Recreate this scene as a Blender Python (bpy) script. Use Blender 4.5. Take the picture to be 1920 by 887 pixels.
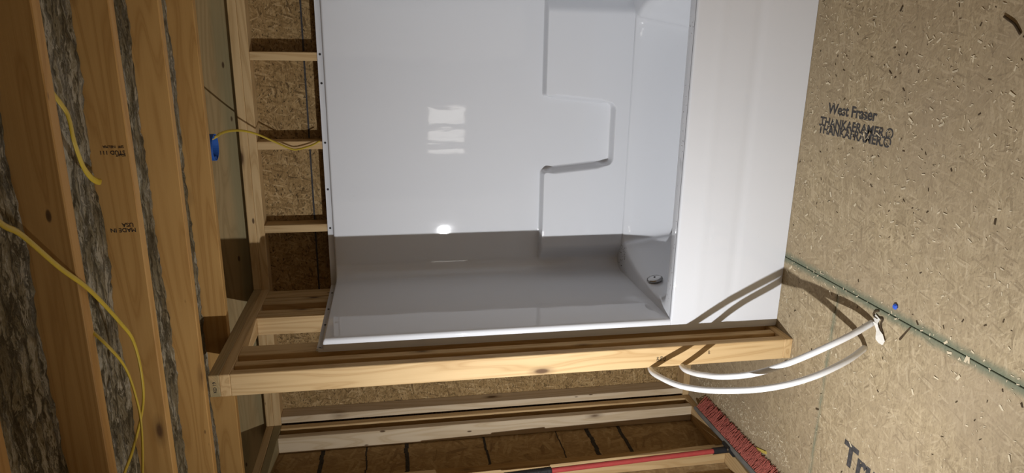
import bpy, bmesh, math, random
from mathutils import Vector, Matrix, noise

# ------------------------------------------------------------------ scene, camera, light
scene = bpy.context.scene
for o in list(bpy.data.objects):
    bpy.data.objects.remove(o, do_unlink=True)
COL = scene.collection
random.seed(7)

F_PX = 1285.1
CAM_LOC = Vector((1.208, -2.438, 1.661))
YAW, PITCH, ROLL = 0.284, 0.170, -0.033
fwd = Vector((-math.sin(YAW) * math.cos(PITCH), math.cos(YAW) * math.cos(PITCH), -math.sin(PITCH)))
rgt = Vector((math.cos(YAW), math.sin(YAW), 0))
upv = rgt.cross(fwd)
right = rgt * math.cos(ROLL) + upv * math.sin(ROLL)
up = -rgt * math.sin(ROLL) + upv * math.cos(ROLL)
# the phone was held on its side: picture-left is up, picture-top is the right-hand side
cx, cy, cz = -up, right, -fwd
cam_d = bpy.data.cameras.new('camera')
cam = bpy.data.objects.new('camera', cam_d)
COL.objects.link(cam)
cam.matrix_world = Matrix(((cx.x, cy.x, cz.x, CAM_LOC.x), (cx.y, cy.y, cz.y, CAM_LOC.y),
                           (cx.z, cy.z, cz.z, CAM_LOC.z), (0, 0, 0, 1)))
cam_d.sensor_fit = 'HORIZONTAL'
cam_d.sensor_width = 36.0
cam_d.lens = F_PX * 36.0 / 1920.0
cam_d.clip_start = 0.02
scene.camera = cam

world = bpy.data.worlds.new('world')
scene.world = world
world.use_nodes = True
bg = world.node_tree.nodes['Background']
bg.inputs[0].default_value = (1.0, 0.86, 0.69, 1)
bg.inputs[1].default_value = 0.29

LAMP = Vector((-0.375, -1.40, 1.25))
LAMP_AIM = Vector((0.45, 0.3, 0.25))
LAMP_POWER = 32.5
LAMP_SPREAD = math.radians(172)
scene.view_settings.view_transform = 'Standard'
scene.view_settings.look = 'None'
scene.view_settings.gamma = 1.0
scene.view_settings.use_curve_mapping = False
scene.view_settings.exposure = 0.22

H = 2.355       # top of the double plates
YB = 0.912      # inner face of the back wall framing
XL = -0.763     # inner face of the left wall framing
T, W = 0.038, 0.089


# ------------------------------------------------------------------ helpers
def link(name, me, mat=None, parent=None, loc=None, rot=None, smooth=False):
    o = bpy.data.objects.new(name, me)
    COL.objects.link(o)
    if me is not None and mat is not None and not me.materials:
        me.materials.append(mat)
    if parent:
        o.parent = parent
    if loc is not None:
        o.location = loc
    if rot is not None:
        o.rotation_euler = rot
    if smooth and me is not None:
        for p in me.polygons:
            p.use_smooth = True
    return o


def mesh(name, verts, faces):
    me = bpy.data.meshes.new(name)
    me.from_pydata([tuple(v) for v in verts], [], faces)
    me.update()
    return me


def empty(name, loc=(0, 0, 0)):
    o = bpy.data.objects.new(name, None)
    o.empty_display_size = 0.1
    o.location = loc
    COL.objects.link(o)
    return o


def tag(o, label=None, cat=None, group=None, kind=None):
    if label: o['label'] = label
    if cat: o['category'] = cat
    if group: o['group'] = group
    if kind: o['kind'] = kind
    return o


def bm_box(bm, x0, x1, y0, y1, z0, z1):
    v = [bm.verts.new(c) for c in ((x0, y0, z0), (x1, y0, z0), (x1, y1, z0), (x0, y1, z0),
                                   (x0, y0, z1), (x1, y0, z1), (x1, y1, z1), (x0, y1, z1))]
    for f in ((3, 2, 1, 0), (4, 5, 6, 7), (0, 1, 5, 4), (1, 2, 6, 5), (2, 3, 7, 6), (3, 0, 4, 7)):
        bm.faces.new([v[i] for i in f])


BOXES = {}


def box_mesh(l, w, t, bev, mat):
    key = (round(l, 4), round(w, 4), round(t, 4), bev, mat.name)
    if key in BOXES:
        return BOXES[key]
    bm = bmesh.new()
    bm_box(bm, -l / 2, l / 2, -w / 2, w / 2, -t / 2, t / 2)
    if bev:
        bmesh.ops.bevel(bm, geom=list(bm.edges), offset=bev, segments=1, affect='EDGES')
    me = bpy.data.meshes.new('board')
    bm.to_mesh(me)
    bm.free()
    me.materials.append(mat)
    BOXES[key] = me
    return me


def board(name, lo, hi, axis, mat, parent, bev=0.0025):
    """a sawn board from corner lo to corner hi, its grain along axis"""
    c = [(a + b) / 2 for a, b in zip(lo, hi)]
    d = [b - a for a, b in zip(lo, hi)]
    if axis == 'X':
        me, rot = box_mesh(d[0], d[1], d[2], bev, mat), (0, 0, 0)
    elif axis == 'Y':
        me, rot = box_mesh(d[1], d[0], d[2], bev, mat), (0, 0, math.pi / 2)
    else:
        me, rot = box_mesh(d[2], d[1], d[0], bev, mat), (0, -math.pi / 2, 0)
    return link(name, me, mat, parent, c, rot)


def catmull(pts, n=8, closed=False):
    pts = [Vector(p) for p in pts]
    m = len(pts)
    out = []
    rng = range(m) if closed else range(m - 1)
    for i in rng:
        if closed:
            p0, p1, p2, p3 = pts[(i - 1) % m], pts[i], pts[(i + 1) % m], pts[(i + 2) % m]
        else:
            p1, p2 = pts[i], pts[i + 1]
            p0 = pts[i - 1] if i > 0 else p1 * 2 - p2
            p3 = pts[i + 2] if i + 2 < m else p2 * 2 - p1
        for k in range(n):
            t = k / n
            out.append(0.5 * ((2 * p1) + (p2 - p0) * t + (2 * p0 - 5 * p1 + 4 * p2 - p3) * t * t +
                              (3 * p1 - p0 - 3 * p2 + p3) * t ** 3))
    if not closed:
        out.append(pts[-1])
    return out


def sweep(name, pts, ra, rb=None, seg=12, upref=(0, 0, 1), hollow=False):
    """tube of elliptical section along a polyline"""
    rb = rb or ra
    verts, faces = [], []
    n = len(pts)
    ref = Vector(upref)
    for i, p in enumerate(pts):
        t = (pts[min(i + 1, n - 1)] - pts[max(i - 1, 0)]).normalized()
        u = (ref - t * ref.dot(t))
        if u.length < 1e-4:
            u = Vector((1, 0, 0)) - t * t.x
        u.normalize()
        ref = u
        v = t.cross(u)
        for k in range(seg):
            a = 2 * math.pi * k / seg
            verts.append(p + u * (math.cos(a) * rb) + v * (math.sin(a) * ra))
    for i in range(n - 1):
        for k in range(seg):
            a, b = i * seg + k, i * seg + (k + 1) % seg
            faces.append((a, b, b + seg, a + seg))
    faces.append(tuple(range(seg - 1, -1, -1)))
    faces.append(tuple((n - 1) * seg + k for k in range(seg)))
    return mesh(name, verts, faces)


def lathe(name, prof, seg=32):
    """profile of (r, z) turned about z"""
    verts, faces = [], []
    for r, z in prof:
        for k in range(seg):
            a = 2 * math.pi * k / seg
            verts.append((r * math.cos(a), r * math.sin(a), z))
    for i in range(len(prof) - 1):
        for k in range(seg):
            a, b = i * seg + k, i * seg + (k + 1) % seg
            faces.append((a, b, b + seg, a + seg))
    if prof[0][0] > 1e-6:
        faces.append(tuple(range(seg - 1, -1, -1)))
    if prof[-1][0] > 1e-6:
        faces.append(tuple((len(prof) - 1) * seg + k for k in range(seg)))
    return mesh(name, verts, faces)


# ------------------------------------------------------------------ materials
class N:
    def __init__(self, name):
        self.m = bpy.data.materials.new(name)
        self.m.use_nodes = True
        self.nt = self.m.node_tree
        self.b = self.nt.nodes['Principled BSDF']

    def new(self, t, **kw):
        n = self.nt.nodes.new(t)
        for k, v in kw.items():
            setattr(n, k, v)
        return n

    def put(self, sock, v):
        if isinstance(v, bpy.types.NodeSocket):
            self.nt.links.new(v, sock)
        else:
            sock.default_value = v

    def math(self, op, a, b=None, c=None, clamp=False):
        n = self.new('ShaderNodeMath', operation=op, use_clamp=clamp)
        for i, v in enumerate((a, b, c)):
            if v is not None:
                self.put(n.inputs[i], v)
        return n.outputs[0]

    def vmath(self, op, a, b=None):
        n = self.new('ShaderNodeVectorMath', operation=op)
        self.put(n.inputs[0], a)
        if b is not None:
            self.put(n.inputs[1], b)
        return n.outputs[0]

    def mapping(self, v, loc=(0, 0, 0), rot=(0, 0, 0), scale=(1, 1, 1)):
        n = self.new('ShaderNodeMapping')
        self.put(n.inputs[0], v)
        n.inputs[1].default_value = loc
        n.inputs[2].default_value = rot
        n.inputs[3].default_value = scale
        return n.outputs[0]

    def noise(self, v, scale=5, detail=3, rough=0.5, dist=0.0):
        n = self.new('ShaderNodeTexNoise')
        self.put(n.inputs['Vector'], v)
        n.inputs['Scale'].default_value = scale
        n.inputs['Detail'].default_value = detail
        n.inputs['Roughness'].default_value = rough
        n.inputs['Distortion'].default_value = dist
        return n.outputs[0]

    def ramp(self, f, stops, interp='LINEAR'):
        n = self.new('ShaderNodeValToRGB')
        n.color_ramp.interpolation = interp
        els = n.color_ramp.elements
        while len(els) > 1:
            els.remove(els[-1])
        for i, (p, c) in enumerate(stops):
            e = els[0] if i == 0 else els.new(p)
            e.position = p
            e.color = (c, c, c, 1) if not isinstance(c, tuple) else (*c[:3], 1)
        self.put(n.inputs[0], f)
        return n.outputs[0]

    def mix(self, f, a, b, blend='MIX'):
        n = self.new('ShaderNodeMix', data_type='RGBA', blend_type=blend)
        self.put(n.inputs[0], f)
        for s, v in ((n.inputs[6], a), (n.inputs[7], b)):
            if isinstance(v, tuple):
                v = (*v[:3], 1)
            self.put(s, v)
        return n.outputs[2]

    def sep(self, v):
        n = self.new('ShaderNodeSeparateXYZ')
        self.put(n.inputs[0], v)
        return n.outputs

    def objvec(self, jitter=40.0):
        c = self.new('ShaderNodeTexCoord').outputs['Object']
        if not jitter:
            return c, None
        r = self.new('ShaderNodeObjectInfo').outputs['Random']
        off = self.new('ShaderNodeCombineXYZ')
        k = self.math('MULTIPLY', r, jitter)
        for i, m in enumerate((1.0, 0.73, 1.31)):
            self.put(off.inputs[i], self.math('MULTIPLY', k, m))
        return self.vmath('ADD', c, off.outputs[0]), r

    def bump(self, h, strength=0.3, dist=0.002):
        n = self.new('ShaderNodeBump')
        n.inputs['Strength'].default_value = strength
        n.inputs['Distance'].default_value = dist
        self.put(n.inputs['Height'], h)
        self.put(self.b.inputs['Normal'], n.outputs[0])

    def done(self, col=None, rough=0.6, spec=0.3, **kw):
        if col is not None:
            if isinstance(col, tuple):
                col = (*col[:3], 1)
            self.put(self.b.inputs['Base Color'], col)
        self.put(self.b.inputs['Roughness'], rough)
        self.b.inputs['Specular IOR Level'].default_value = spec
        for k, v in kw.items():
            self.put(self.b.inputs[k], v)
        return self.m


def wood(name, light, dark, knot=(0.10, 0.05, 0.02), tint=0.18, green=None, ring=15.0):
    n = N(name)
    v, r = n.objvec()
    low = n.noise(n.mapping(v, scale=(0.55, 7.0, 7.0)), 1.0, 2, 0.5, 0.3)
    rings = n.math('SINE', n.math('MULTIPLY', low, ring * 6.283))
    rings = n.ramp(n.math('MULTIPLY_ADD', rings, 0.5, 0.5), [(0.0, 0.0), (0.6, 0.25), (0.92, 1.0), (1.0, 0.6)])
    fine = n.noise(n.mapping(v, scale=(3.0, 170.0, 170.0)), 1.0, 3, 0.6)
    blotch = n.noise(n.mapping(v, scale=(1.4, 6, 6)), 1.0, 4, 0.6)
    f = n.math('MULTIPLY_ADD', rings, 0.55, n.math('MULTIPLY_ADD', fine, 0.4, -0.14))
    f = n.math('ADD', f, n.math('MULTIPLY_ADD', blotch, 0.5, -0.22), clamp=True)
    c = n.mix(f, light, dark)
    if green:
        g = n.ramp(n.noise(n.mapping(v, scale=(0.5, 9, 9)), 1.0, 2), [(0.42, 0.0), (0.62, 1.0)])
        c = n.mix(n.math('MULTIPLY', g, 0.75), c, green)
    vo = n.new('ShaderNodeTexVoronoi')
    n.put(vo.inputs['Vector'], n.mapping(v, scale=(3.2, 9.0, 9.0)))
    vo.inputs['Scale'].default_value = 1.0
    kd = vo.outputs['Distance']
    pick = n.math('LESS_THAN', n.sep(vo.outputs['Color'])[0], 0.5)
    k = n.math('MULTIPLY', n.ramp(kd, [(0.0, 1.0), (0.07, 0.95), (0.12, 0.35), (0.22, 0.0)]), pick)
    c = n.mix(k, c, knot)
    v2 = n.new('ShaderNodeTexVoronoi')
    n.put(v2.inputs['Vector'], n.mapping(v, loc=(3.3, 1.7, 0.4), scale=(6.5, 17.0, 17.0)))
    v2.inputs['Scale'].default_value = 1.0
    k2 = n.math('MULTIPLY', n.ramp(v2.outputs['Distance'], [(0.0, 0.95), (0.075, 0.85), (0.11, 0.0)]),
                n.math('LESS_THAN', n.sep(v2.outputs['Color'])[1], 0.30))
    c = n.mix(k2, c, tuple(x * .7 for x in knot))
    c = n.mix(n.math('MULTIPLY_ADD', r, tint * 2, 1 - tint), (0, 0, 0), c)
    n.bump(n.math('ADD', fine, n.math('MULTIPLY', rings, 0.3)), 0.25, 0.0012)
    return n.done(c, 0.62, 0.25)


def osb(name, pal, length=0.09, width=0.016, dirt=None, edge=None, speck=0.45, contrast=1.0):
    """oriented strand board on the local XY plane: layers of random strands"""
    n = N(name)
    v, r = n.objvec(30.0)
    raw = n.new('ShaderNodeTexCoord').outputs['Object']
    wob = n.noise(v, 9.0, 2)
    base = n.ramp(n.noise(v, 60, 3), [(0.3, pal[0]), (0.7, pal[1])])
    hgt = None
    lay = [(0.25, 1.0), (-0.7, 0.8), (1.25, 1.1), (0.75, 0.7), (-0.25, 1.2), (-1.3, 0.9)]
    for i, (ang, sc) in enumerate(lay):
        a = n.mapping(v, loc=(i * 3.7, i * 1.9, 0), rot=(0, 0, ang))
        a = n.vmath('ADD', a, n.math('MULTIPLY', wob, 0.03))
        vo = n.new('ShaderNodeTexVoronoi', voronoi_dimensions='2D', distance='EUCLIDEAN')
        n.put(vo.inputs['Vector'], n.mapping(a, scale=(1 / (length * sc), 1 / (width * sc), 1)))
        vo.inputs['Scale'].default_value = 1.0
        s = n.sep(vo.outputs['Color'])
        fib = n.noise(n.mapping(a, scale=(1.2 / length, 9 / width, 1)), 1.0, 2, 0.65)
        m = n.math('MULTIPLY', n.math('GREATER_THAN', s[1], 0.5),
                   n.ramp(n.math('MULTIPLY_ADD', fib, 0.35, vo.outputs['Distance']), [(0.50, 1.0), (0.66, 0.0)]))
        tone = n.math('MULTIPLY_ADD', n.math('SUBTRACT', fib, 0.5), 0.9, n.math('MULTIPLY_ADD', s[0], 0.8, 0.1), clamp=True)
        col = n.ramp(tone, [(0.0, pal[2]), (0.16, pal[0]), (0.5, pal[1]), (0.85, pal[3]), (1.0, pal[4])])
        base = n.mix(n.math('MULTIPLY', m, 0.85 * contrast), base, col)
        hh = n.math('MULTIPLY', m, tone)
        hgt = hh if hgt is None else n.math('MAXIMUM', hgt, hh)
    fl = n.noise(n.mapping(v, rot=(0, 0, 0.6), scale=(30, 220, 1)), 1.0, 3, 0.6)
    base = n.mix(n.ramp(fl, [(0.35, 0.28), (0.6, 0.0)]), base, pal[2])
    sp = n.noise(n.mapping(v, rot=(0, 0, 0.9), scale=(70, 130, 1)), 1.0, 3, 0.65)
    base = n.mix(n.math('MULTIPLY', n.ramp(sp, [(0.58, 0.0), (0.66, 1.0)]), speck), base, pal[2])
    ck = n.noise(n.mapping(v, rot=(0, 0, -0.5), scale=(55, 150, 1)), 1.0, 4, 0.7, 0.8)
    base = n.mix(n.math('MULTIPLY', n.ramp(ck, [(0.60, 0.0), (0.68, 1.0)]), min(1.0, speck)), base, tuple(x * .6 for x in pal[2]))
    if dirt:
        d = n.ramp(n.noise(v, 2.3, 5, 0.6), [(0.35, 0.0), (0.75, 0.75)])
        base = n.mix(d, base, dirt)
    if edge:
        hx, hy, col = edge
        s = n.sep(raw)
        dx = n.math('SUBTRACT', hx, n.math('ABSOLUTE', s[0]))
        dy = n.math('SUBTRACT', hy, n.math('ABSOLUTE', s[1]))
        jit = n.math('MULTIPLY_ADD', n.noise(v, 22, 4, 0.65), 0.022, -0.011)
        e1 = n.ramp(n.math('ADD', dx, jit), [(0.0, 0.85), (0.013, 0.62), (0.030, 0.0)])
        e2 = n.math('MULTIPLY', n.ramp(n.math('ADD', dy, jit), [(0.0, 0.7), (0.007, 0.4), (0.014, 0.0)]),
                    n.ramp(n.noise(v, 9, 3), [(0.35, 0.25), (0.6, 1.0)]))
        base = n.mix(n.math('MAXIMUM', e1, e2), base, col)
    n.bump(n.math('ADD', hgt, n.math('MULTIPLY', fl, 0.5)), 0.35, 0.0015)
    return n.done(base, 0.75, 0.2)


def plain(name, col, rough=0.5, spec=0.4, metal=0.0, var=0.12, scale=30, bumpy=0.0):
    n = N(name)
    v, r = n.objvec(10)
    f = n.noise(v, scale, 4, 0.6)
    c = n.mix(n.math('MULTIPLY', n.ramp(f, [(0.3, 0.0), (0.75, 1.0)]), 1.0),
              col, tuple(x * (1 - var * 2) for x in col))
    if bumpy:
        n.bump(f, bumpy, 0.001)
    return n.done(c, rough, spec, Metallic=metal)


M = {}
M['stud'] = wood('sawn_spruce', (0.61, 0.43, 0.22), (0.41, 0.25, 0.10))
M['stud_pale'] = wood('pale_sawn_spruce', (0.64, 0.52, 0.36), (0.48, 0.35, 0.20), tint=0.1)
M['joist'] = wood('joist_pine', (0.48, 0.275, 0.09), (0.33, 0.165, 0.043), tint=0.12)
M['treated'] = wood('treated_pine', (0.44, 0.31, 0.15), (0.30, 0.205, 0.09), green=(0.27, 0.235, 0.125))
M['floor'] = osb('weathered_subfloor_strands',
                 ((0.34, 0.265, 0.158), (0.435, 0.345, 0.212), (0.14, 0.10, 0.058), (0.51, 0.41, 0.262), (0.60, 0.50, 0.34)),
                 0.075, 0.011, dirt=(0.32, 0.25, 0.165), contrast=0.95)
PANEL_W, PANEL_L = 1.217, 2.437
M['floor_edge'] = osb('weathered_subfloor_strands_green_edge',
                      ((0.34, 0.265, 0.158), (0.435, 0.345, 0.212), (0.14, 0.10, 0.058), (0.51, 0.41, 0.262), (0.60, 0.50, 0.34)),
                      0.075, 0.011, dirt=(0.32, 0.25, 0.165), contrast=0.95,
                      edge=(PANEL_W / 2, PANEL_L / 2, (0.115, 0.15, 0.105)))
M['sheath'] = osb('wall_sheathing_strands',
                  ((0.25, 0.155, 0.062), (0.36, 0.235, 0.10), (0.055, 0.033, 0.013), (0.46, 0.315, 0.15), (0.60, 0.44, 0.24)),
                  0.07, 0.011, speck=0.9, contrast=1.1)
M['sheath_big'] = osb('wall_sheathing_long_strands',
                      ((0.38, 0.26, 0.13), (0.48, 0.345, 0.18), (0.17, 0.105, 0.05), (0.56, 0.42, 0.235), (0.64, 0.50, 0.30)),
                      0.14, 0.026, speck=0.3)


def insulation_mat():
    n = N('shredded_insulation')
    v, r = n.objvec(20)
    s = n.noise(n.mapping(v, scale=(12, 32, 24)), 1.0, 8, 0.78, 0.25)
    fib = n.noise(n.mapping(v, scale=(70, 200, 160)), 1.0, 4, 0.75)
    big = n.noise(n.mapping(v, scale=(3.5, 9, 9)), 1.0, 3, 0.6)
    vo = n.new('ShaderNodeTexVoronoi', feature='DISTANCE_TO_EDGE')
    n.put(vo.inputs['Vector'], n.vmath('ADD', n.mapping(v, scale=(7, 26, 16)), n.math('MULTIPLY', s, 3.0)))
    vo.inputs['Scale'].default_value = 1.0
    crev = n.ramp(vo.outputs['Distance'], [(0.0, 1.0), (0.10, 0.0)])
    m = n.math('ADD', s, n.math('MULTIPLY_ADD', big, 0.55, -0.27))
    c = n.ramp(n.math('ADD', m, n.math('MULTIPLY_ADD', fib, 0.30, -0.15)),
               [(0.24, (0.11, 0.082, 0.042)), (0.38, (0.22, 0.175, 0.10)), (0.48, (0.31, 0.26, 0.162)),
                (0.54, (0.40, 0.345, 0.235)), (0.575, (0.56, 0.50, 0.375)), (0.85, (0.66, 0.60, 0.47))])
    c = n.mix(n.math('MULTIPLY', crev, 0.5), c, (0.05, 0.034, 0.016))
    n.bump(n.math('SUBTRACT', n.math('ADD', s, n.math('MULTIPLY', fib, 0.4)), n.math('MULTIPLY', crev, 0.35)), 1.0, 0.018)
    return n.done(c, 0.95, 0.05)


M['insul'] = insulation_mat()


def gelcoat():
    n = N('white_gelcoat')
    v, r = n.objvec(0)
    w = n.noise(n.mapping(v, scale=(2.4, 1.3, 0.6)), 2.2, 3, 0.5)
    dust = n.noise(v, 160, 2, 0.7)
    c = n.mix(n.ramp(dust, [(0.72, 0.0), (0.78, 0.5)]), (0.70, 0.715, 0.745), (0.45, 0.42, 0.38))
    w2 = n.noise(n.mapping(v, scale=(13, 8, 3.0)), 1.0, 3, 0.55)
    n.bump(n.math('MULTIPLY_ADD', w2, 0.16, w), 0.075, 0.02)
    rr = n.ramp(n.noise(v, 5, 4, 0.6), [(0.3, 0.025), (0.7, 0.05)])
    return n.done(c, rr, 0.5)


M['gel'] = gelcoat()
M['pex'] = plain('white_pex', (0.80, 0.80, 0.79), 0.35, 0.5, var=0.03)
M['chrome'] = plain('brushed_chrome', (0.42, 0.41, 0.40), 0.22, 0.5, metal=1.0, var=0.06)
M['nail'] = plain('dark_nail_hole', (0.02, 0.018, 0.016), 0.6)
M['cable'] = plain('yellow_cable_jacket', (0.56, 0.40, 0.035), 0.45, 0.4, var=0.08)
M['bluebox'] = plain('blue_box_plastic', (0.025, 0.11, 0.42), 0.5, 0.4, var=0.1)
M['red'] = plain('red_painted_handle', (0.42, 0.06, 0.055), 0.35, 0.5, var=0.08)
M['black'] = plain('black_rubber', (0.018, 0.018, 0.02), 0.5, 0.4, var=0.15)
M['grey'] = plain('grey_broom_block', (0.20, 0.20, 0.19), 0.55, 0.4, var=0.15, scale=12)
M['bristle'] = plain('red_bristle', (0.56, 0.155, 0.115), 0.7, 0.2, var=0.42, scale=300)
M['ink'] = plain('black_stamp_ink', (0.03, 0.03, 0.033), 0.8, 0.1, var=0.3, scale=80)
M['fadedink'] = plain('faded_stamp_ink', (0.085, 0.08, 0.078), 0.8, 0.1, var=0.3, scale=80)
M['chip'] = plain('pale_wood_chip', (0.70, 0.60, 0.42), 0.8, 0.2, var=0.2)
M['darkchip'] = plain('dark_bark_bit', (0.09, 0.062, 0.035), 0.85, 0.15, var=0.3)
M['paper'] = plain('white_plastic_scrap', (0.80, 0.77, 0.70), 0.6, 0.3, var=0.08)
M['bluebit'] = plain('blue_plastic_bit', (0.03, 0.11, 0.60), 0.4, 0.5)
M['yellowbit'] = plain('yellow_painted_strip', (0.60, 0.47, 0.10), 0.6, 0.3)
M['housing'] = plain('black_lamp_housing', (0.03, 0.03, 0.03), 0.45, 0.4)


# ------------------------------------------------------------------ setting: floor
Y_FRONT, X_R = -3.45, 1.535
floor = tag(empty('floor', (0.325, -0.235, 0)), kind='structure')


def sheet(name, cx_, cy_, cz_, w, l, t, mat, parent, rot=(0, 0, 0)):
    o = link(name, box_mesh(w, l, t, 0.0015, mat), mat, None, (cx_, cy_, cz_), rot)
    if parent:
        o.parent = parent
        o.location = Vector((cx_, cy_, cz_)) - parent.location
    return o


ft = 0.018
for cxp in (0.325 - 0.61, 0.325 - 0.61 - 1.22):
    for cyp in (-0.235 + 1.22, -0.235 - 1.22, -0.235 - 3.66):
        sheet('subfloor_panel', cxp, cyp, -ft / 2, PANEL_W, PANEL_L, ft, M['floor_edge'], floor)
for cyp in (0.985 - 1.22, 0.985 - 3.66, 0.985 + 1.22):
    sheet('subfloor_panel', 0.325 + 0.61, cyp, -ft / 2, PANEL_W, PANEL_L, ft, M['floor_edge'], floor)
slab = bmesh.new()
bm_box(slab, -2.2, 2.0, -4.6, 2.6, -0.10, -ft - 0.0005)
me = bpy.data.meshes.new('subfloor_underlay'); slab.to_mesh(me); slab.free()
link('underlay', me, M['darkchip'], floor, -floor.location)

# ------------------------------------------------------------------ setting: back wall
wb = tag(empty('wall_back', (0.4, YB, 0)), kind='structure')


def part(fn, *a, **k):
    o = fn(*a, **k)
    o.location = Vector(o.location) - o.parent.location
    return o


XW0, XW1 = -1.75, X_R + 0.1
part(board, 'top_plate', (XW0, YB, H - T), (XW1, YB + W, H), 'X', M['stud'], wb)
part(board, 'top_plate', (XW0, YB, H - 2 * T), (XW1, YB + W, H - T), 'X', M['stud'], wb)
part(board, 'bottom_plate', (XW0, YB, 0.0005), (XW1, YB + W, T), 'X', M['stud'], wb)
for xc in (-1.32, -0.736, -0.5, -0.1, 0.306, 0.7124, 1.119, 1.5):
    part(board, 'stud', (xc - T / 2, YB, T), (xc + T / 2, YB + W, H - 2 * T), 'Z',
         M['stud_pale'] if xc == -0.736 else M['stud'], wb)
for i, (x0, x1) in enumerate(((-1.75, -0.505), (-0.502, 0.711), (0.714, XW1))):
    o = link('sheathing_panel', box_mesh(x1 - x0, 2.6, 0.011, 0.001, M['sheath']), M['sheath'], wb,
             Vector(((x0 + x1) / 2, YB + W + 0.0065, 1.25)) - wb.location, (math.pi / 2, 0, 0))
# dark snapped line running along the sheathing above the shower unit
for (x0, x1) in ((-0.08, 0.284), (0.328, 0.69), (0.735, 1.097), (1.141, 1.478)):
    b = bmesh.new(); bm_box(b, x0, x1, YB + W - 0.001, YB + W + 0.0008, 2.047, 2.055)
    me = bpy.data.meshes.new('snapped_line'); b.to_mesh(me); b.free()
    link('snapped_line', me, M['fadedink'], wb, -wb.location)

# ------------------------------------------------------------------ setting: partition beside the shower
wp = tag(empty('wall_partition', (-W / 2, 0, 0)), kind='structure')
S = M['stud']
part(board, 'top_plate', (-W, 0, H - T), (0, YB - .001, H), 'Y', M['treated'], wp)
part(board, 'top_plate', (-W, 0, H - 2 * T), (0, YB - .001, H - T), 'Y', S, wp)
part(board, 'bottom_plate', (-W, 0, 0.0005), (0, YB - .001, T), 'Y', S, wp)
zb, zt = T, H - 2 * T
for (x0, x1, y0, y1) in ((-W, 0, 0, T), (-W, -.004, .079, .079 + T), (-T, 0, .158, .158 + W),
                         (-W, 0, .55, .55 + T), (-W, 0, .5895, .5895 + T), (-W, 0, .703, .703 + T),
                         (-W, 0, .7425, .7425 + T), (-T, 0, .792, .792 + W)):
    part(board, 'stud', (x0, y0, zb), (x1, y1, zt), 'Z', S, wp)

# ------------------------------------------------------------------ setting: left wall
wl = tag(empty('wall_left', (XL - W / 2, 0, 0)), kind='structure')
YL0 = -0.9
part(board, 'top_plate', (XL - W, YL0, H - T), (XL, YB - .001, H), 'Y', S, wl)
part(board, 'top_plate', (XL - W, YL0, H - 2 * T), (XL, YB - .001, H - T), 'Y', M['treated'], wl)
part(board, 'bottom_plate', (XL - W, YL0, 0.0005), (XL, YB - .001, T), 'Y', S, wl)
for y0, m in ((YB - .001 - T, 'stud'), (.781, 'stud_pale'), (.368, 'stud'), (-.038, 'stud'), (-.445, 'stud'), (-.852, 'stud')):
    part(board, 'stud', (XL - W, y0, zb), (XL, y0 + T, zt), 'Z', M[m], wl)
XS = XL - W
o = link('sheathing_panel', box_mesh(2.34, 2.0, 0.011, 0.001, M['sheath_big']), M['sheath_big'], wl,
         Vector((XS - .0065, .0, 1.2)) - wl.location, (0, math.pi / 2, 0))
for z, wd in ((2.062, .020), (1.837, .007), (1.635, .020), (1.225, .012), (.825, .005), (.651, .022), (.471, .018)):
    b = bmesh.new()
    for k in range(10):
        y0 = .42 + k * .04
        j = random.uniform(-.004, .004)
        bm_box(b, XS - .0008, XS + .0008, y0, y0 + .0405, z - wd / 2 + j, z + wd / 2 + j)
    me = bpy.data.meshes.new('printed_line'); b.to_mesh(me); b.free()
    link('printed_line', me, M['fadedink'], wl, -wl.location)

# ------------------------------------------------------------------ setting: right wall
wr = tag(empty('wall_right', (X_R + W / 2, -1.2, 0)), kind='structure')
part(board, 'top_plate', (X_R, Y_FRONT, H - 2 * T), (X_R + W, YB - .002, H), 'Y', S, wr)
part(board, 'bottom_plate', (X_R, Y_FRONT, .0005), (X_R + W, YB - .002, T), 'Y', S, wr)
for k in range(11):
    y0 = YB - .04 - k * .4064
    part(board, 'stud', (X_R, y0, zb), (X_R + W, y0 + T, zt), 'Z', S, wr)
o = link('sheathing_panel', box_mesh(2.34, 4.4, 0.011, 0.001, M['sheath']), M['sheath'], wr,
         Vector((X_R + W + .0065, -1.28, 1.2)) - wr.location, (0, math.pi / 2, 0))

# added wall and window, unseen behind the viewer; its glow streaks the glossy surround
wf = tag(empty('wall_front', (.22, Y_FRONT, 0)), kind='structure')
WX = (-.06, .51)
for x0, x1, z0, z1 in ((-.55, WX[0], 0, 2.35), (WX[1], 1.0, 0, 2.35), (WX[0], WX[1], 0, .82), (WX[0], WX[1], 1.28, 2.35)):
    link('sheathing_panel', box_mesh(x1 - x0 - .001, z1 - z0 - .001, 0.011, 0.001, M['sheath']), M['sheath'], wf,
         Vector(((x0 + x1) / 2, Y_FRONT - .006, (z0 + z1) / 2 + .0005)) - wf.location, (math.pi / 2, 0, 0))
wn = tag(empty('added_window', (.22, Y_FRONT, .82)), kind='structure')
glow_mat = N('added_glow_pane')
glow_mat.b.inputs['Emission Color'].default_value = (1.0, .96, .90, 1)
glow_mat.b.inputs['Emission Strength'].default_value = 3.4
glow_mat.done((.8, .85, .9), .1)
PANES = ((-.035, .05), (.135, .205), (.30, .475))
edges = [WX[0]] + [e for p_ in PANES for e in p_] + [WX[1]]
for k in range(0, len(edges), 2):
    part(board, 'mullion', (edges[k] + .0006, Y_FRONT - .02, .851), (edges[k + 1] - .0002, Y_FRONT + .02, 1.249), 'Z', M['stud_pale'], wn)
part(board, 'added_window_frame', (WX[0] + .0006, Y_FRONT - .02, .8206), (WX[1] - .0006, Y_FRONT + .02, .8505), 'X', M['stud_pale'], wn)
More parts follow.
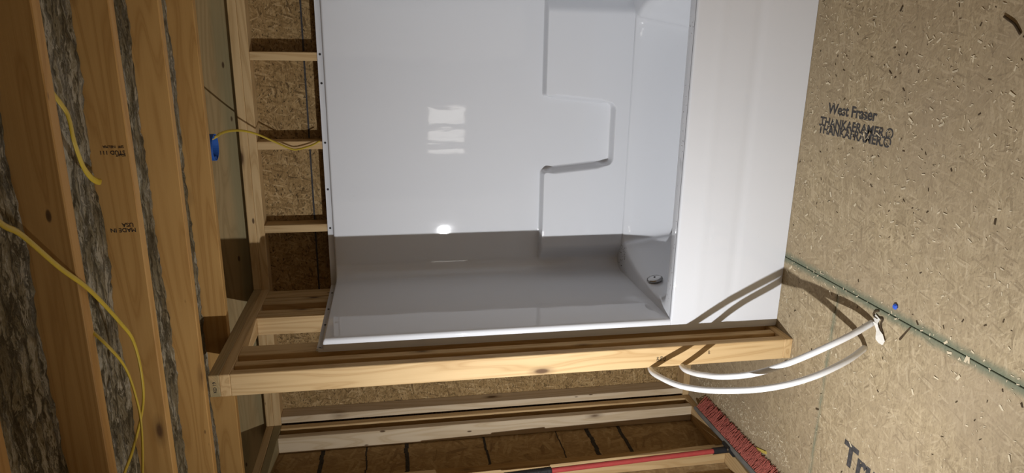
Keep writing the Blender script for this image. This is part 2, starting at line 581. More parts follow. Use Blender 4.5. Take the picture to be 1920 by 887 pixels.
part(board, 'added_window_frame', (WX[0] + .0006, Y_FRONT - .02, 1.2495), (WX[1] - .0006, Y_FRONT + .02, 1.2794), 'X', M['stud_pale'], wn)
for x0, x1 in PANES:
    part(board, 'pane', (x0, Y_FRONT - .004, .8505), (x1, Y_FRONT + .002, 1.2495), 'Z', glow_mat.m, wn, bev=0)

# ------------------------------------------------------------------ setting: ceiling
ce = tag(empty('ceiling', (0.4, -1.0, H)), kind='structure')
JY = [-0.861 + 0.4047 * k for k in range(-6, 4)]
JX0, JX1 = -1.75, X_R + W
for y in JY:
    part(board, 'joist', (JX0, y, H + .0006), (JX1, y + T, H + .19), 'X', M['joist'], ce)
part(board, 'rim_joist', (JX0, .955, H + .0006), (JX1, .955 + T, H + .19), 'X', M['treated'], ce)
bays = [(a + T + .001, b - .001) for a, b in zip(JY[:-1], JY[1:])] + [(JY[-1] + T + .001, .953)]
for i, (y0, y1) in enumerate(bays):
    nx, ny = (220, 20) if i >= 3 else (60, 8)
    vs, fs = [], []
    for a in range(nx + 1):
        x = JX0 + (JX1 - JX0) * a / nx
        for b_ in range(ny + 1):
            y = y0 + (y1 - y0) * b_ / ny
            q = Vector((x * 5, y * 17 + i * 9, i * 3.1))
            z = (2.447 if i < len(bays) - 1 else 2.522) + 0.010 * noise.fractal(q, 1.0, 2.0, 4) + 0.006 * noise.noise(Vector((x * 40, y * 90, i)))
            vs.append((x, y, z))
    top0 = len(vs)
    for a in range(nx):
        for b_ in range(ny):
            c0 = a * (ny + 1) + b_
            fs.append((c0, c0 + 1, c0 + ny + 2, c0 + ny + 1))
    vs += [(JX0, y0, 2.57), (JX1, y0, 2.57), (JX1, y1, 2.57), (JX0, y1, 2.57)]
    fs.append((top0, top0 + 1, top0 + 2, top0 + 3))
    link('insulation_batt', mesh('insulation_batt', [Vector(v) - ce.location for v in vs], fs), M['insul'], ce, smooth=True)
b = bmesh.new(); bm_box(b, JX0, JX1, Y_FRONT - .1, 1.05, 2.575, 2.59)
me = bpy.data.meshes.new('deck'); b.to_mesh(me); b.free()
link('roof_deck', me, M['sheath'], ce, -ce.location)


# ------------------------------------------------------------------ lettering
def lettering(name, body, size, origin, ex, ey, parent, mat, thick=0.0004, align='LEFT', shear=0, space=1.0, bold=0.0):
    cu = bpy.data.curves.new(name, 'FONT')
    cu.body = body
    cu.size = size
    cu.extrude = thick
    cu.align_x = align
    cu.space_line = 0.9
    cu.space_character = space
    cu.offset = bold
    tmp = bpy.data.objects.new('tmp', cu)
    COL.objects.link(tmp)
    dg = bpy.context.evaluated_depsgraph_get()
    me = bpy.data.meshes.new_from_object(tmp.evaluated_get(dg))
    me.name = name
    bpy.data.objects.remove(tmp, do_unlink=True)
    ex, ey = Vector(ex), Vector(ey)
    ez = ex.cross(ey)
    o = Vector(origin)
    me.transform(Matrix(((ex.x, ey.x, ez.x, o.x), (ex.y, ey.y, ez.y, o.y), (ex.z, ey.z, ez.z, o.z), (0, 0, 0, 1))))
    me.transform(Matrix.Translation(-Vector(parent.location)))
    me.materials.clear()
    me.materials.append(mat)
    return link(name, me, mat, parent)


def polar(a):
    return (math.sin(a), -math.cos(a), 0), (math.cos(a), math.sin(a), 0)


ex, ey = polar(0.0)
lettering('printed_lettering', 'West Fraser', .056, (.955, -.018, .0004), ex, ey, floor, M['fadedink'], bold=.0013, space=.97)
lettering('printed_lettering', 'THANKAFRAMER.®', .047, (.905, .022, .0004), ex, ey, floor, M['fadedink'], bold=.0013)
lettering('printed_lettering', 'THANKAFRAMER.®', .047, (.876, .026, .0005), ex, ey, floor, M['fadedink'], bold=.0013)
ex, ey = polar(0.0)
lettering('printed_lettering', 'Tru', .125, (-.318, -.408, .0004), ex, ey, floor, M['fadedink'], bold=.005)
J2 = JY[7]
# stamps on the second full joist
jex, jey = (0, 0, 1), (-1, 0, 0)
lettering('printed_lettering', 'MADE IN\n USA', .0165, (.690, J2 - .0004, H + .010), jex, jey, ce, M['ink'])
lettering('printed_lettering', 'KD-HT', .008, (.895, J2 - .0004, H + .010), jex, jey, ce, M['ink'])
lettering('printed_lettering', 'STUD 111', .015, (.905, J2 - .0004, H + .010), jex, jey, ce, M['ink'])
lettering('printed_lettering', 'SPF  NELMA', .010, (.919, J2 - .0004, H + .012), jex, jey, ce, M['ink'])
lettering('printed_lettering', 'SPF\n790\nKD', .016, (-.064, -.0004, .598), (1, 0, 0), (0, 0, 1), wp, M['ink'])
lettering('printed_lettering', 'SPF', .012, (-.045, -.0004, .375), (1, 0, 0), (0, 0, 1), wp, M['ink'])
lettering('printed_lettering', 'KD 19', .017, (-.072, -.0004, H - .026), (1, 0, 0), (0, 0, 1), wp, M['ink'])

# ------------------------------------------------------------------ tub and shower unit
UX0, UX1, UY0, UY1 = 0.006, 1.524, 0.137, 0.908
unit = tag(empty('tub_shower_unit', (0.765, 0.5, 0)), 'glossy white one-piece bathtub and shower surround standing on the subfloor', 'bathtub')
ZD, ZTOP = 0.50, 1.945


def sst(a, b, x):
    t = max(0.0, min(1.0, (x - a) / (b - a)))
    return t * t * (3 - 2 * t)


# plan of the surround's inner face: (point, inward normal, outer flange point, on-back-wall coordinate)
def plan():
    L = []
    XI, YI, R, r = 0.060, 0.886, 0.075, 0.013
    L.append((Vector((0.013, UY0 + .0005)), Vector((0, 0)), None))
    L.append((Vector((0.030, UY0)), Vector((0, 0)), None))
    L.append((Vector((XI - r, UY0)), Vector((0, 0)), None))
    for k in range(1, 7):
        a = math.pi / 2 * k / 6
        L.append((Vector((XI - r + r * math.sin(a), UY0 + r - r * math.cos(a))), Vector((0, 0)), None))
    y = UY0 + r + .02
    while y < YI - R - .01:
        L.append((Vector((XI - .004 * sst(.15, .8, y), y)), Vector((1, 0)), None))
        y += .02
    c = Vector((XI - .004 + R, YI - R))
    for k in range(0, 15):
        a = math.pi / 2 * k / 14
        n_ = Vector((math.cos(a), -math.sin(a)))
        L.append((c - Vector((math.cos(a), -math.sin(a))) * R, n_, None))
    x = c.x + .006
    while x < .7651:
        L.append((Vector((x, YI)), Vector((0, -1)), None))
        x += .0025 if (.555 < x < .665) else .006
    half = [(p, n_) for p, n_, _ in L]
    full = half + [(Vector((1.53 - p.x, p.y)), Vector((-n_.x, n_.y))) for p, n_ in reversed(half[:-1])]
    return full


PL = plan()


def smax(a, b, k=.02):
    h = max(0.0, min(1.0, .5 + .5 * (a - b) / k))
    return b * (1 - h) + a * h + k * h * (1 - h)


def ledge_sd(x, z):
    """signed distance below the moulded ledge, with its soap recess dipping in the middle"""
    cxn = .765
    hw = .150 + .035 * (z - .573) / .352           # recess half width, wider at the top
    dx, dz = abs(x - cxn) - hw, .573 - z
    rr = .03
    ox, oz = max(dx + rr, 0), max(dz + rr, 0)
    rec = math.hypot(ox, oz) + min(max(dx + rr, dz + rr), 0) - rr   # negative inside the recess
    return smax(z - .925, -rec, .015)


def inset(p, n_, z):
    if n_.length == 0:
        return 0.0
    edge = sst(.10, .20, min(p.x, 1.53 - p.x)) * sst(.70, .86, p.y)
    if edge <= 0:
        return 0.0
    steep = sst(.60, .66, z) * (1 - sst(.86, .91, z)) * sst(.10, .13, abs(p.x - .765))
    w_ = .005 + .012 * steep
    return .060 * edge * (1 - sst(-w_, w_, ledge_sd(p.x, z)))


zs = [ZD - .0005]
z = ZD - .0005
while z < ZTOP - .006:
    fine = .555 < z < .60 or .905 < z < .945
    z += .002 if fine else (.006 if .50 < z < .96 else .014)
    zs.append(min(z, ZTOP))
if zs[-1] < ZTOP:
    zs.append(ZTOP)
vs, fs = [], []
nr = len(PL)
rows = []
for z in zs:
    for p, n_ in PL:
        d = inset(p, n_, z)
        vs.append((p.x + n_.x * d, p.y + n_.y * d, z))
nrow = len(zs)


def flange_pt(p, n_, f):
    """slides outwards from the inner face to the nailing flange"""
    q = Vector((max(UX0, min(UX1, p.x)), p.y))
    if n_.length:
        if p.y > .80:
            t = Vector((q.x, UY1 - .004))
            if p.x < .06 + .03: t.x = UX0 + .004 + (p.x - .056) * 1.6 if p.x > .056 else UX0 + .004
            if p.x > 1.47 - .03: t.x = UX1 - .004 - (1.474 - p.x) * 1.6 if p.x < 1.474 else UX1 - .004
        else:
            t = Vector((UX0 + .003 if p.x < .7 else UX1 - .003, q.y))
    else:
        t = Vector((min(p.x, UX0 + .01) if p.x < .7 else max(p.x, UX1 - .01), UY0 + .006))
    return q * (1 - f) + t * f


for z, f in ((ZTOP + .004, .05), (ZTOP + .007, .18), (ZTOP + .009, .55), (ZTOP + .010, .9), (ZTOP + .013, 1.0), (1.981, 1.0)):
    for p, n_ in PL:
        q = flange_pt(p, n_, f)
        vs.append((q.x, q.y, z))
    nrow += 1
for i in range(nrow - 1):
    for k in range(nr - 1):
        a = i * nr + k
        fs.append((a, a + 1, a + 1 + nr, a + nr))
me = mesh('surround', [Vector(v) - unit.location for v in vs], fs)
o = link('surround', me, M['gel'], unit, smooth=True)

# apron with a rounded top edge; the same sheet carries the front trim of the ends down to the floor
prof = [(UY0, .001), (UY0, .12)]
for zc in (.235, .392):
    prof += [(UY0 + .0012 * (1 - math.cos(k / 3 * math.pi)) * (1 if zc < .3 else -.6), zc + .012 * (k - 3)) for k in range(7)]
prof.append((UY0, .488))
for k in range(1, 8):
    a = math.pi / 2 * k / 7
    prof.append((UY0 + .008 - .008 * math.cos(a), .492 + .008 * math.sin(a)))
prof.append((UY0 + .016, ZD))
vs, fs = [], []
xs = [0.013, .03, .047, .062, .075, .2, .4, .6, .765, .93, 1.13, 1.33, 1.455, 1.468, 1.483, 1.50, 1.517]
for x in xs:
    e = min(x, 1.53 - x)
    for y, z in prof:
        vs.append((x, UY0 if (e < .05 and z > .45) else y, z))
m = len(prof)
for i in range(len(xs) - 1):
    for k in range(m - 1):
        a = i * m + k
        fs.append((a, a + m, a + m + 1, a + 1))
me = mesh('apron', [Vector(v) - unit.location for v in vs], fs)
link('apron', me, M['gel'], unit, smooth=True)

# front nailing flanges, one strip each side
for s in (0, 1):
    b = bmesh.new()
    x0, x1 = (UX0 - .003, .016) if s == 0 else (1.514, UX1 + .003)
    bm_box(b, x0, x1, UY0 + .004, UY0 + .008, .001, 1.981)
    bmesh.ops.bevel(b, geom=[e for e in b.edges if abs(e.verts[0].co.y - e.verts[1].co.y) > .001 and e.verts[0].co.z > 1],
                    offset=.008, segments=4, affect='EDGES')
    me = bpy.data.meshes.new('front_flange'); b.to_mesh(me); b.free()
    me.transform(Matrix.Translation(-Vector(unit.location)))
    link('front_flange', me, M['gel'], unit)

# basin: lofted rings, left half mirrored
RING = [
    (ZD, [(.765, .150), (.30, .150), (.050, .150), (.046, .30), (.046, .50), (.046, .70), (.05, .892), (.25, .893), (.765, .893)]),
    (ZD, [(.765, .203), (.27, .203), (.088, .215), (.080, .32), (.096, .49), (.126, .655), (.180, .785), (.26, .838), (.765, .84)]),
    (ZD - .003, [(.765, .208), (.265, .208), (.104, .232), (.092, .33), (.108, .49), (.138, .65), (.190, .777), (.27, .830), (.765, .832)]),
    (ZD - .012, [(.765, .211), (.262, .212), (.126, .252), (.106, .335), (.120, .49), (.150, .645), (.202, .77), (.28, .825), (.765, .829)]),
    (ZD - .06, [(.765, .214), (.265, .218), (.138, .265), (.116, .345), (.130, .49), (.160, .64), (.210, .765), (.29, .820), (.765, .826)]),
    (.30, [(.765, .228), (.285, .235), (.160, .290), (.138, .37), (.150, .49), (.185, .63), (.235, .75), (.31, .805), (.765, .815)]),
    (.17, [(.765, .246), (.305, .255), (.19, .315), (.170, .385), (.18, .49), (.215, .615), (.265, .73), (.335, .78), (.765, .795)]),
    (.125, [(.765, .275), (.33, .285), (.225, .34), (.208, .40), (.22, .49), (.255, .60), (.30, .70), (.37, .745), (.765, .76)]),
    (.108, [(.765, .33), (.40, .335), (.30, .38), (.285, .42), (.295, .49), (.33, .57), (.37, .64), (.43, .68), (.765, .70)]),
    (.104, [(.765, .44), (.65, .44), (.60, .45), (.59, .47), (.59, .50), (.60, .53), (.62, .55), (.68, .56), (.765, .56)]),
]
vs, fs = [], []
cnt = None
for z, pts in RING:
    pl = [Vector((x, y, z)) for x, y in pts]
    pl += [Vector((1.53 - x, y, z)) for x, y in reversed(pts[1:-1])]
    ring = catmull(pl, 10, closed=True) if z != ZD or pts[2][0] > .06 else None
    if ring is None:
        ring = []
        for i in range(len(pl)):
            for k in range(10):
                ring.append(pl[i].lerp(pl[(i + 1) % len(pl)], k / 10))
    cnt = len(ring)
    vs += ring
for i in range(len(RING) - 1):
    for k in range(cnt):
        a, c = i * cnt + k, i * cnt + (k + 1) % cnt
        fs.append((a, a + cnt, c + cnt, c))
fs.append(tuple((len(RING) - 1) * cnt + k for k in range(cnt)))
me = mesh('basin', [Vector(v) - unit.location for v in vs], fs)
bm = bmesh.new(); bm.from_mesh(me); bmesh.ops.recalc_face_normals(bm, faces=bm.faces[:]); bm.to_mesh(me); bm.free()
link('basin', me, M['gel'], unit, smooth=True)

# overflow cover on the end of the basin
ov = lathe('overflow_cover', [(0.001, .012), (.012, .012), (.03, .0105), (.036, .007), (.038, .001), (.034, -.004)], 32)
oo = link('overflow_cover', ov, M['chrome'], unit, Vector((.128, .458, .453)) - unit.location, (0, math.radians(78), 0), True)
tag(oo, 'round chrome overflow cover')
sc = link('screw', lathe('screw', [(.0005, .0145), (.004, .014), (.005, .012)], 12), M['nail'], oo)
# nail heads along the flange
HOLE = lathe('nail', [(.0005, .0024), (.0042, .002), (.0055, .0)], 10)
HOLE.materials.append(M['nail'])
for x in (1.13, .725, .306, 1.0, .5):
    link('nail', HOLE, None, unit, Vector((x, UY1 - .0045, 1.969)) - unit.location, (math.pi / 2, 0, 0))
for y in (.79, .58, .40, .165):
    link('nail', HOLE, None, unit, Vector((UX0 + .0035, y, 1.968)) - unit.location, (0, math.pi / 2, 0))

# dirt crumbs lying on the moulded ledges
rd = random.Random(5)
vs, fs = [], []


def crumb(x, y, z, r):
    k = len(vs)
    for dx, dy, dz in ((1, 0, 0), (-.6, .8, 0), (-.5, -.9, 0), (.1, .1, .8)):
        vs.append(Vector((x + dx * r * rd.uniform(.6, 1.3), y + dy * r * rd.uniform(.6, 1.3), z + dz * r)) - unit.location)
    for f in ((0, 1, 3), (1, 2, 3), (2, 0, 3), (2, 1, 0)):
        fs.append(tuple(k + i for i in f))


for _ in range(110): crumb(rd.uniform(.63, .90), rd.uniform(.838, .880), .5685, rd.uniform(.0008, .0030))
for _ in range(45): crumb(rd.uniform(.24, .57), rd.uniform(.838, .880), .9205, rd.uniform(.0006, .0022))
for _ in range(45): crumb(rd.uniform(.96, 1.38), rd.uniform(.838, .880), .9205, rd.uniform(.0006, .0020))
for _ in range(60): crumb(rd.uniform(.08, .20), rd.uniform(.74, .84), ZD + .0002, rd.uniform(.0008, .0035))
for _ in range(60): crumb(rd.uniform(.10, 1.45), rd.uniform(.160, .198), ZD + .0002, rd.uniform(.0006, .0020))
o = link('dirt', mesh('dirt', vs, fs), M['darkchip'], unit)
tag(o, kind='stuff')

# ------------------------------------------------------------------ water pipes
OUT = [(-.060, .150, .55), (-.085, .06, .61), (-.094, -.02, .636), (-.079, -.120, .625), (-.061, -.212, .598), (-.025, -.318, .555),
       (.006, -.390, .500), (.040, -.455, .425), (.072, -.493, .340), (.100, -.503, .250), (.123, -.499, .180), (.145, -.475, .092), (.160, -.430, .004)]
INN = [(-.058, .150, .43), (-.088, .05, .48), (-.088, -.03, .500), (-.069, -.108, .492), (-.044, -.175, .480), (-.008, -.262, .456),
       (.035, -.338, .388), (.096, -.408, .325), (.149, -.440, .240), (.202, -.461, .153), (.234, -.460, .083), (.253, -.452, .036), (.264, -.444, .003)]


def pipe(pts, label):
    p = catmull(pts, 8)
    o = link('water_pipe', sweep('water_pipe', p, .0112, seg=18), M['pex'], None, smooth=True)
    return tag(o, label, 'pipe', 'white water pipes arching out of the partition')


pipe(OUT, 'longer, outer white plastic water pipe arching lower towards the broom')
pipe(INN, 'shorter, inner white plastic water pipe ending beside the white scrap on the floor')

# ------------------------------------------------------------------ push broom
br = tag(empty('push_broom', (-.685, .33, 0)), 'push broom with red bristles and red handle leaning on the left stud wall', 'broom')
far, near = Vector((-.705, .69, .064)), Vector((-.674, -.09, .064))
ax = (near - far).normalized()
side = Vector((0.80, 0.06, .60)); side = (side - ax * side.dot(ax)).normalized()   # across the block, to the room
nrm = ax.cross(side).normalized()
if nrm.z < 0: nrm = -nrm
Lh = (near - far).length
bw, bt = .056, .018


def bpt(s, u, h):
    return far + ax * s + side * u + nrm * h - Vector(br.location)


b = bmesh.new()
bm_box(b, 0, Lh, -bw, 0, 0, bt)
bmesh.ops.bevel(b, geom=list(b.edges), offset=.003, segments=2, affect='EDGES')
for v in b.verts:
    v.co = bpt(v.co.x, v.co.y, v.co.z)
bmesh.ops.recalc_face_normals(b, faces=b.faces[:])
me = bpy.data.meshes.new('block'); b.to_mesh(me); b.free()
link('block', me, M['grey'], br)
vs, fs = [], []
rb = random.Random(3)
ntuft, rowsb = 62, 4
for i in range(ntuft):
    for j in range(rowsb):
        s0 = .006 + (Lh - .012) * (i + .5 * (j % 2)) / ntuft
        u0 = -bw + .006 + (bw - .008) * j / (rowsb - 1)
        for q in range(6):
            a, rr = rb.uniform(0, 6.28), rb.uniform(0, .0035)
            sx, ux = s0 + math.cos(a) * rr, u0 + math.sin(a) * rr
            tip = Vector(bpt(sx, ux, 0))
            ln = rb.uniform(.070, .082)
            d = (-nrm + side * rb.gauss(.10 + .12 * (u0 + bw / 2) / bw, .11) + ax * rb.gauss(0.02, .17)).normalized()
            end = tip + d * ln
            if end.z < .001: end = tip + d * ((tip.z - .001) / max(1e-4, -d.z))
            w_ = .0013
            e1, e2 = ax * w_, side * w_
            k = len(vs)
            mid = tip.lerp(end, .5) + ax * rb.gauss(0, .0015) + side * rb.gauss(0, .0015)
            for c_ in (tip, mid, end):
                vs += [c_ + e1, c_ - e1 * .5 + e2 * .87, c_ - e1 * .5 - e2 * .87]
            for t_ in (0, 3):
                for z_ in range(3):
                    a_, b2 = k + t_ + z_, k + t_ + (z_ + 1) % 3
                    fs.append((a_, b2, b2 + 3, a_ + 3))
            fs.append((k + 6, k + 7, k + 8))
o = link('bristles', mesh('bristles', vs, fs), M['bristle'], br)
tag(o, kind='stuff')
hub = far + ax * (Lh * .5) + nrm * bt - side * .030
h0 = hub + Vector((0, 0, .004))
h1 = Vector((-.735, .272, 1.02))
hd = (h1 - h0).normalized()
top = h0 + hd * 1.30
loc = Vector(br.location)


def rod(name, a, b_, r, mat, seg=16):
    n = max(2, int((b_ - a).length / .2) + 2)
    pts = [a.lerp(b_, i / (n - 1)) - loc for i in range(n)]
    return link(name, sweep(name, pts, r, seg=seg), mat, br, smooth=False)


b = bmesh.new(); bm_box(b, Lh * .5 - .036, Lh * .5 + .036, -bw - .003, .003, .010, bt + .012)
bmesh.ops.bevel(b, geom=list(b.edges), offset=.004, segments=2, affect='EDGES')
for v in b.verts: v.co = bpt(v.co.x, v.co.y, v.co.z)
bmesh.ops.recalc_face_normals(b, faces=b.faces[:])
me = bpy.data.meshes.new('bracket'); b.to_mesh(me); b.free()
brk = link('bracket', me, M['black'], br)
bolt = link('bolt', lathe('bolt', [(.0, .008), (.006, .007), (.007, .0)], 10), M['chrome'], brk,
            Vector(bpt(Lh * .5 + .03, -.002, bt + .010)))
fer = rod('ferrule', h0, h0 + hd * .085, .0165, M['black'])
rod('handle', h0 + hd * .085, h0 + hd * .93, .0128, M['red'])
# ribbed grip
pts = []
gv, gf = [], []
g0, g1 = h0 + hd * .905, h0 + hd * 1.135
ng = 70
uu = Vector((1, 0, 0)); uu = (uu - hd * uu.dot(hd)).normalized(); vv = hd.cross(uu)
for i in range(ng + 1):
    r = .0195 - .0025 * (i / ng) - (.0012 if i % 2 else 0)
    if i in (0, ng): r = .013
    c_ = g0.lerp(g1, i / ng) - loc
    for k in range(16):
        a = 2 * math.pi * k / 16
        gv.append(c_ + uu * math.cos(a) * r + vv * math.sin(a) * r)
for i in range(ng):
    for k in range(16):
        a, c2 = i * 16 + k, i * 16 + (k + 1) % 16
        gf.append((a, c2, c2 + 16, a + 16))
link('grip', mesh('grip', gv, gf), M['black'], br)
rod('upper_handle', g1 - hd * .004, top + hd * .12, .0115, M['red'])

# ------------------------------------------------------------------ ceiling box and cables
bx = tag(empty('ceiling_box', (.776, .452, 2.352)), 'round blue plastic electrical box fixed to the last ceiling joist', 'electrical box')
link('shell', lathe('shell', [(.0005, .060), (.048, .060), (.052, .054), (.0535, .0), (.0505, .0), (.049, .052), (.0005, .055)], 32),
     M['bluebox'], bx, smooth=False)
b = bmesh.new(); bm_box(b, -.02, .02, -.0605, -.048, .012, .055)
me = bpy.data.meshes.new('bracket'); b.to_mesh(me); b.free()
link('bracket', me, M['bluebox'], bx)
for sx in (-1, 1):
    link('screw_post', lathe('screw_post', [(.006, .05), (.006, .002), (.002, .002), (.002, .01)], 10), M['bluebox'], bx,
         (sx * .041, 0, 0))


def cable(pts, label, a=.0062, b=.003, upref=(0, 0, 1)):
    o = link('electrical_cable', sweep('electrical_cable', catmull(pts, 8), a, b, 10, upref), M['cable'], None, smooth=True)
    return tag(o, label, 'cable', 'yellow electrical cables')


cable([(.80, .44, 2.385), (.815, .478, 2.352), (.817, .56, 2.352), (.812, .68, 2.342), (.797, .80, 2.313), (.772, .86, 2.262), (.735, .882, 2.195), (.703, .885, 2.13),
       (.697, .888, 2.095), (.715, .89, 2.03), (.735, .894, 1.992)],
      'yellow cable hanging from the blue ceiling box to the shower flange', a=.0058, upref=(0, 1, 0))
cable([(.97, -1.21, 2.349), (.883, -1.131, 2.346), (.844, -1.071, 2.346), (.742, -.955, 2.346), (.644, -.831, 2.347), (.51, -.701, 2.346),
       (.43, -.637, 2.346), (.326, -.616, 2.346), (.241, -.637, 2.346), (.174, -.737, 2.346), (.146, -.805, 2.348), (.10, -.90, 2.350)],
      'long yellow cable looping across the underside of the near joists')
cable([(.66, -.805, 2.43), (.585, -.812, 2.40), (.506, -.825, 2.334), (.415, -.764, 2.325), (.314, -.728, 2.325), (.226, -.722, 2.325),
       (.112, -.759, 2.325), (.0, -.81, 2.333)],
      'yellow cable dropping out of the joist bay beneath the long loop')
cable([(1.20, -.79, 2.425), (1.12, -.755, 2.412), (1.044, -.692, 2.40), (1.013, -.683, 2.395), (.963, -.683, 2.392), (.898, -.639, 2.40),
       (.858, -.58, 2.41), (.835, -.52, 2.42), (.826, -.480, 2.428)],
      'short yellow cable tucked between the two nearest joists', a=.0085)

# ------------------------------------------------------------------ small litter on the floor
def flat_piece(name, outline, z0, thick, mat, bend=0.0):
    """thin plate with its own thickness from an outline in plan"""
    n = len(outline)
    c = Vector((sum(p[0] for p in outline) / n, sum(p[1] for p in outline) / n, 0))
    vs = []
    for zz in (0, thick):
        for x, y in outline:
            d = ((x - c.x) ** 2 + (y - c.y) ** 2)
            vs.append((x - c.x, y - c.y, zz + bend * d))
    fs = [tuple(range(n - 1, -1, -1)), tuple(range(n, 2 * n))]
    for i in range(n):
        j = (i + 1) % n
        fs.append((i, j, j + n, i + n))
    return link(name, mesh(name, vs, fs), mat, None, (c.x, c.y, z0))


tagp = tag(empty('plastic_scrap', (.262, -.478, 0)), 'torn white plastic scrap lying at the end of the inner pipe', 'scrap')
vs, fs = [], []
spine = [(.292, -.452, .004, .008), (.285, -.472, .007, .012), (.274, -.466, .009, .009), (.262, -.474, .007, .006), (.250, -.482, .006, .007),
         (.238, -.492, .007, .015), (.222, -.500, .006, .018), (.208, -.500, .003, .008)]
for i, (x, y, z, wd) in enumerate(spine):
    x2, y2 = spine[min(i + 1, len(spine) - 1)][:2]
    x1, y1 = spine[max(i - 1, 0)][:2]
    d = Vector((x2 - x1, y2 - y1, 0)).normalized()
    n_ = Vector((-d.y, d.x, 0)) * wd * 1.25
    for zz in (0, .0012):
        vs.append(Vector((x, y, z + zz)) + n_ - tagp.location)
        vs.append(Vector((x, y, z + zz)) - n_ - tagp.location)
for i in range(len(spine) - 1):
    a = i * 4
    for q in ((0, 1, 5, 4), (2, 6, 7, 3), (0, 4, 6, 2), (1, 3, 7, 5)):
        fs.append(tuple(a + k for k in q))
fs += [(0, 2, 3, 1), tuple(len(vs) - 4 + k for k in (0, 1, 3, 2))]
link('scrap_strip', mesh('scrap_strip', vs, fs), M['paper'], tagp)
o = link('bark_curl', sweep('bark_curl', catmull([(.318, -.466, .003), (.308, -.450, .006), (.294, -.446, .005), (.290, -.470, .006), (.298, -.490, .004), (.272, -.486, .004), (.250, -.500, .003)], 5),
                          .004, .0018, 6), M['darkchip'])
tag(o, 'dark curled shred of bark beside the white scrap', 'bark')
o = link('blue_bit', lathe('blue_bit', [(.001, .0), (.009, .001), (.011, .006), (.006, .011), (.001, .012)], 7), M['bluebit'], None, (.363, -.538, 0))
tag(o, 'tiny bright blue plastic bit on the subfloor', 'plastic bit')
o = flat_piece('wood_sliver', [(.321, -.618), (.317, -.612), (.262, -.577), (.259, -.583)], .0006, .003, M['darkchip'])
tag(o, 'thin brown wood sliver beside the green floor seam', 'sliver')
o = flat_piece('yellow_strip', [(-.640, .152), (-.628, .158), (-.600, .082), (-.612, .076)], .0005, .006, M['yellowbit'])
tag(o, 'flat yellow strip lying against the broom bristles', 'strip')
o = link('twig', sweep('twig', catmull([(1.290, -.735, .004), (1.281, -.752, .005), (1.268, -.775, .005), (1.243, -.798, .004)], 5), .0035, .003, 7), M['darkchip'])
tag(o, 'dark bent twig on the floor far from the tub', 'twig')

rs = random.Random(11)
CV, CF, CM = [], [], []


def chips(count, fn, lo, hi, mi):
    for _ in range(count):
        p = fn()
        if p is None: continue
        x, y = p
        l = rs.uniform(lo, hi) * (1 if rs.random() < .85 else 1.9)
        w_ = l * rs.uniform(.18, .5)
        a = rs.uniform(0, math.pi)
        ca, sa = math.cos(a), math.sin(a)
        t_ = rs.uniform(.0006, .0014)
        k = len(CV)
        tl = rs.uniform(-.15, .25) * l
        for zz in (.0004, .0004 + t_):
            for u, v_ in ((-.5, -.3), (.5, -.5), (.45, .4), (-.4, .5)):
                px, py = u * l, v_ * w_
                CV.append((x + px * ca - py * sa, y + px * sa + py * ca, zz + max(0, tl * u)))
        for q in ((3, 2, 1, 0), (4, 5, 6, 7), (0, 1, 5, 4), (1, 2, 6, 5), (2, 3, 7, 6), (3, 0, 4, 7)):
            CF.append(tuple(k + i for i in q))
            CM.append(mi)


KEEP = [(.262, -.445, .03), (.16, -.43, .03), (.262, -.478, .07), (.363, -.538, .03), (.29, -.60, .05), (1.265, -.765, .05), (-.62, .117, .06)]


def free(x, y):
    if any(math.hypot(x - a, y - b_) < r for a, b_, r in KEEP): return False
    return not (y > .122 and x > -.01) and not (-.10 < x < .012 and y > -.012) and x > XL + .14 and x < X_R - .01 and y < YB - .01


def scatter():
    x, y = rs.uniform(-.6, 1.5), rs.uniform(-1.3, .12)
    if rs.random() < .35: x, y = rs.gauss(1.05, .3), rs.gauss(-.35, .35)
    return (x, y) if free(x, y) else None


def by_broom():
    s = rs.uniform(-.1, .85)
    x = -.640 + (.72 - s) * .075 + abs(rs.gauss(0, .07)); y = s
    return (x, y) if free(x, y) else None


def by_tub():
    x, y = rs.uniform(0, 1.5), .118 - abs(rs.gauss(0, .05))
    return (x, y) if free(x, y) else None


def by_seam():
    x, y = .325 + rs.gauss(0, .012), rs.uniform(-1.2, .11)
    return (x, y) if free(x, y) else None


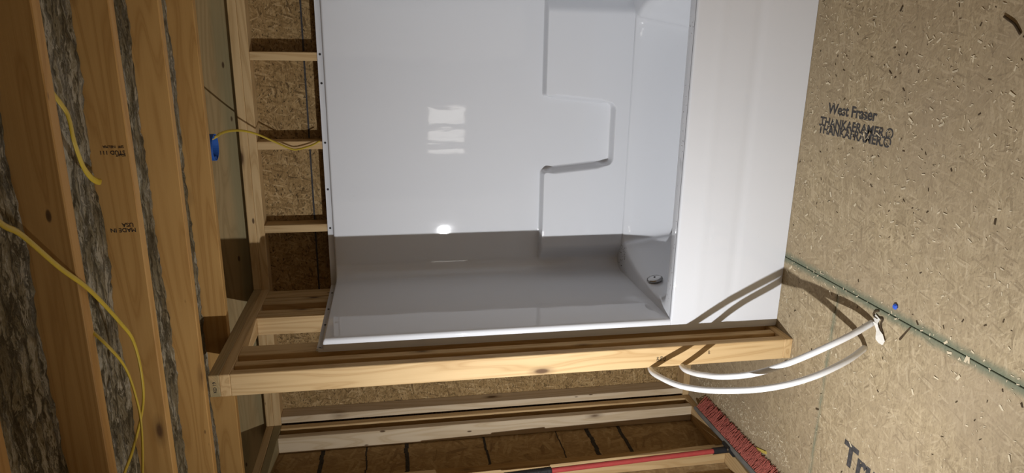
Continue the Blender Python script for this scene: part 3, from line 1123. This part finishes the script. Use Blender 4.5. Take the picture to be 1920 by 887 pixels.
chips(1500, scatter, .004, .012, 0)
chips(620, by_broom, .003, .010, 0)
chips(160, by_tub, .003, .009, 0)
chips(60, by_seam, .005, .012, 0)
chips(220, scatter, .004, .012, 1)
me = mesh('sawdust', CV, CF)
me.materials.append(M['chip']); me.materials.append(M['darkchip'])
me.polygons.foreach_set('material_index', CM)
tag(link('sawdust', me), 'pale wood chips and dark bark bits scattered over the subfloor', 'sawdust', kind='stuff')

# ------------------------------------------------------------------ work light on its tripod (left of the viewer)
wk = tag(empty('work_light', (LAMP.x, LAMP.y, 0)), 'black tripod work light shining at the tub', 'lamp')
aim = (LAMP_AIM - LAMP).normalized()
q = aim.to_track_quat('-Z', 'Y')
back = LAMP - aim * .03
hb = bmesh.new(); bm_box(hb, -.06, .06, -.045, .045, -.0, .05)
bmesh.ops.bevel(hb, geom=list(hb.edges), offset=.008, segments=2, affect='EDGES')
me = bpy.data.meshes.new('lamp_head'); hb.to_mesh(me); hb.free()
ho = link('lamp_head', me, M['housing'], wk, back - wk.location)
ho.rotation_euler = q.to_euler()
em = N('led_emitter')
em.b.inputs['Emission Color'].default_value = (1, .97, .93, 1)
em.b.inputs['Emission Strength'].default_value = 60.0
em.done((.9, .9, .85), .5)
led = link('led', lathe('led', [(.0005, -.004), (.016, -.004), (.018, .002)], 20), em.m, ho, (0, 0, 0))
link('pole', sweep('pole', [Vector((0, 0, .25)), Vector((0, 0, .7)), Vector((0, 0, back.z - .045))] , .012, seg=12), M['housing'], wk)
for k in range(3):
    a = k * 2.094 + .4
    link('leg', sweep('leg', [Vector((0, 0, .55)), Vector((.2 * math.cos(a), .2 * math.sin(a), .28)), Vector((.4 * math.cos(a), .4 * math.sin(a), .009))], .009, seg=10), M['housing'], wk)
ld = bpy.data.lights.new('work_lamp', 'AREA')
ld.shape = 'DISK'
ld.size = .018
ld.spread = LAMP_SPREAD
ld.energy = LAMP_POWER
ld.color = (.97, .98, 1.0)
lo = bpy.data.objects.new('work_lamp_light', ld)
COL.objects.link(lo)
lo.parent = wk
lo.location = LAMP - wk.location
lo.rotation_euler = q.to_euler()
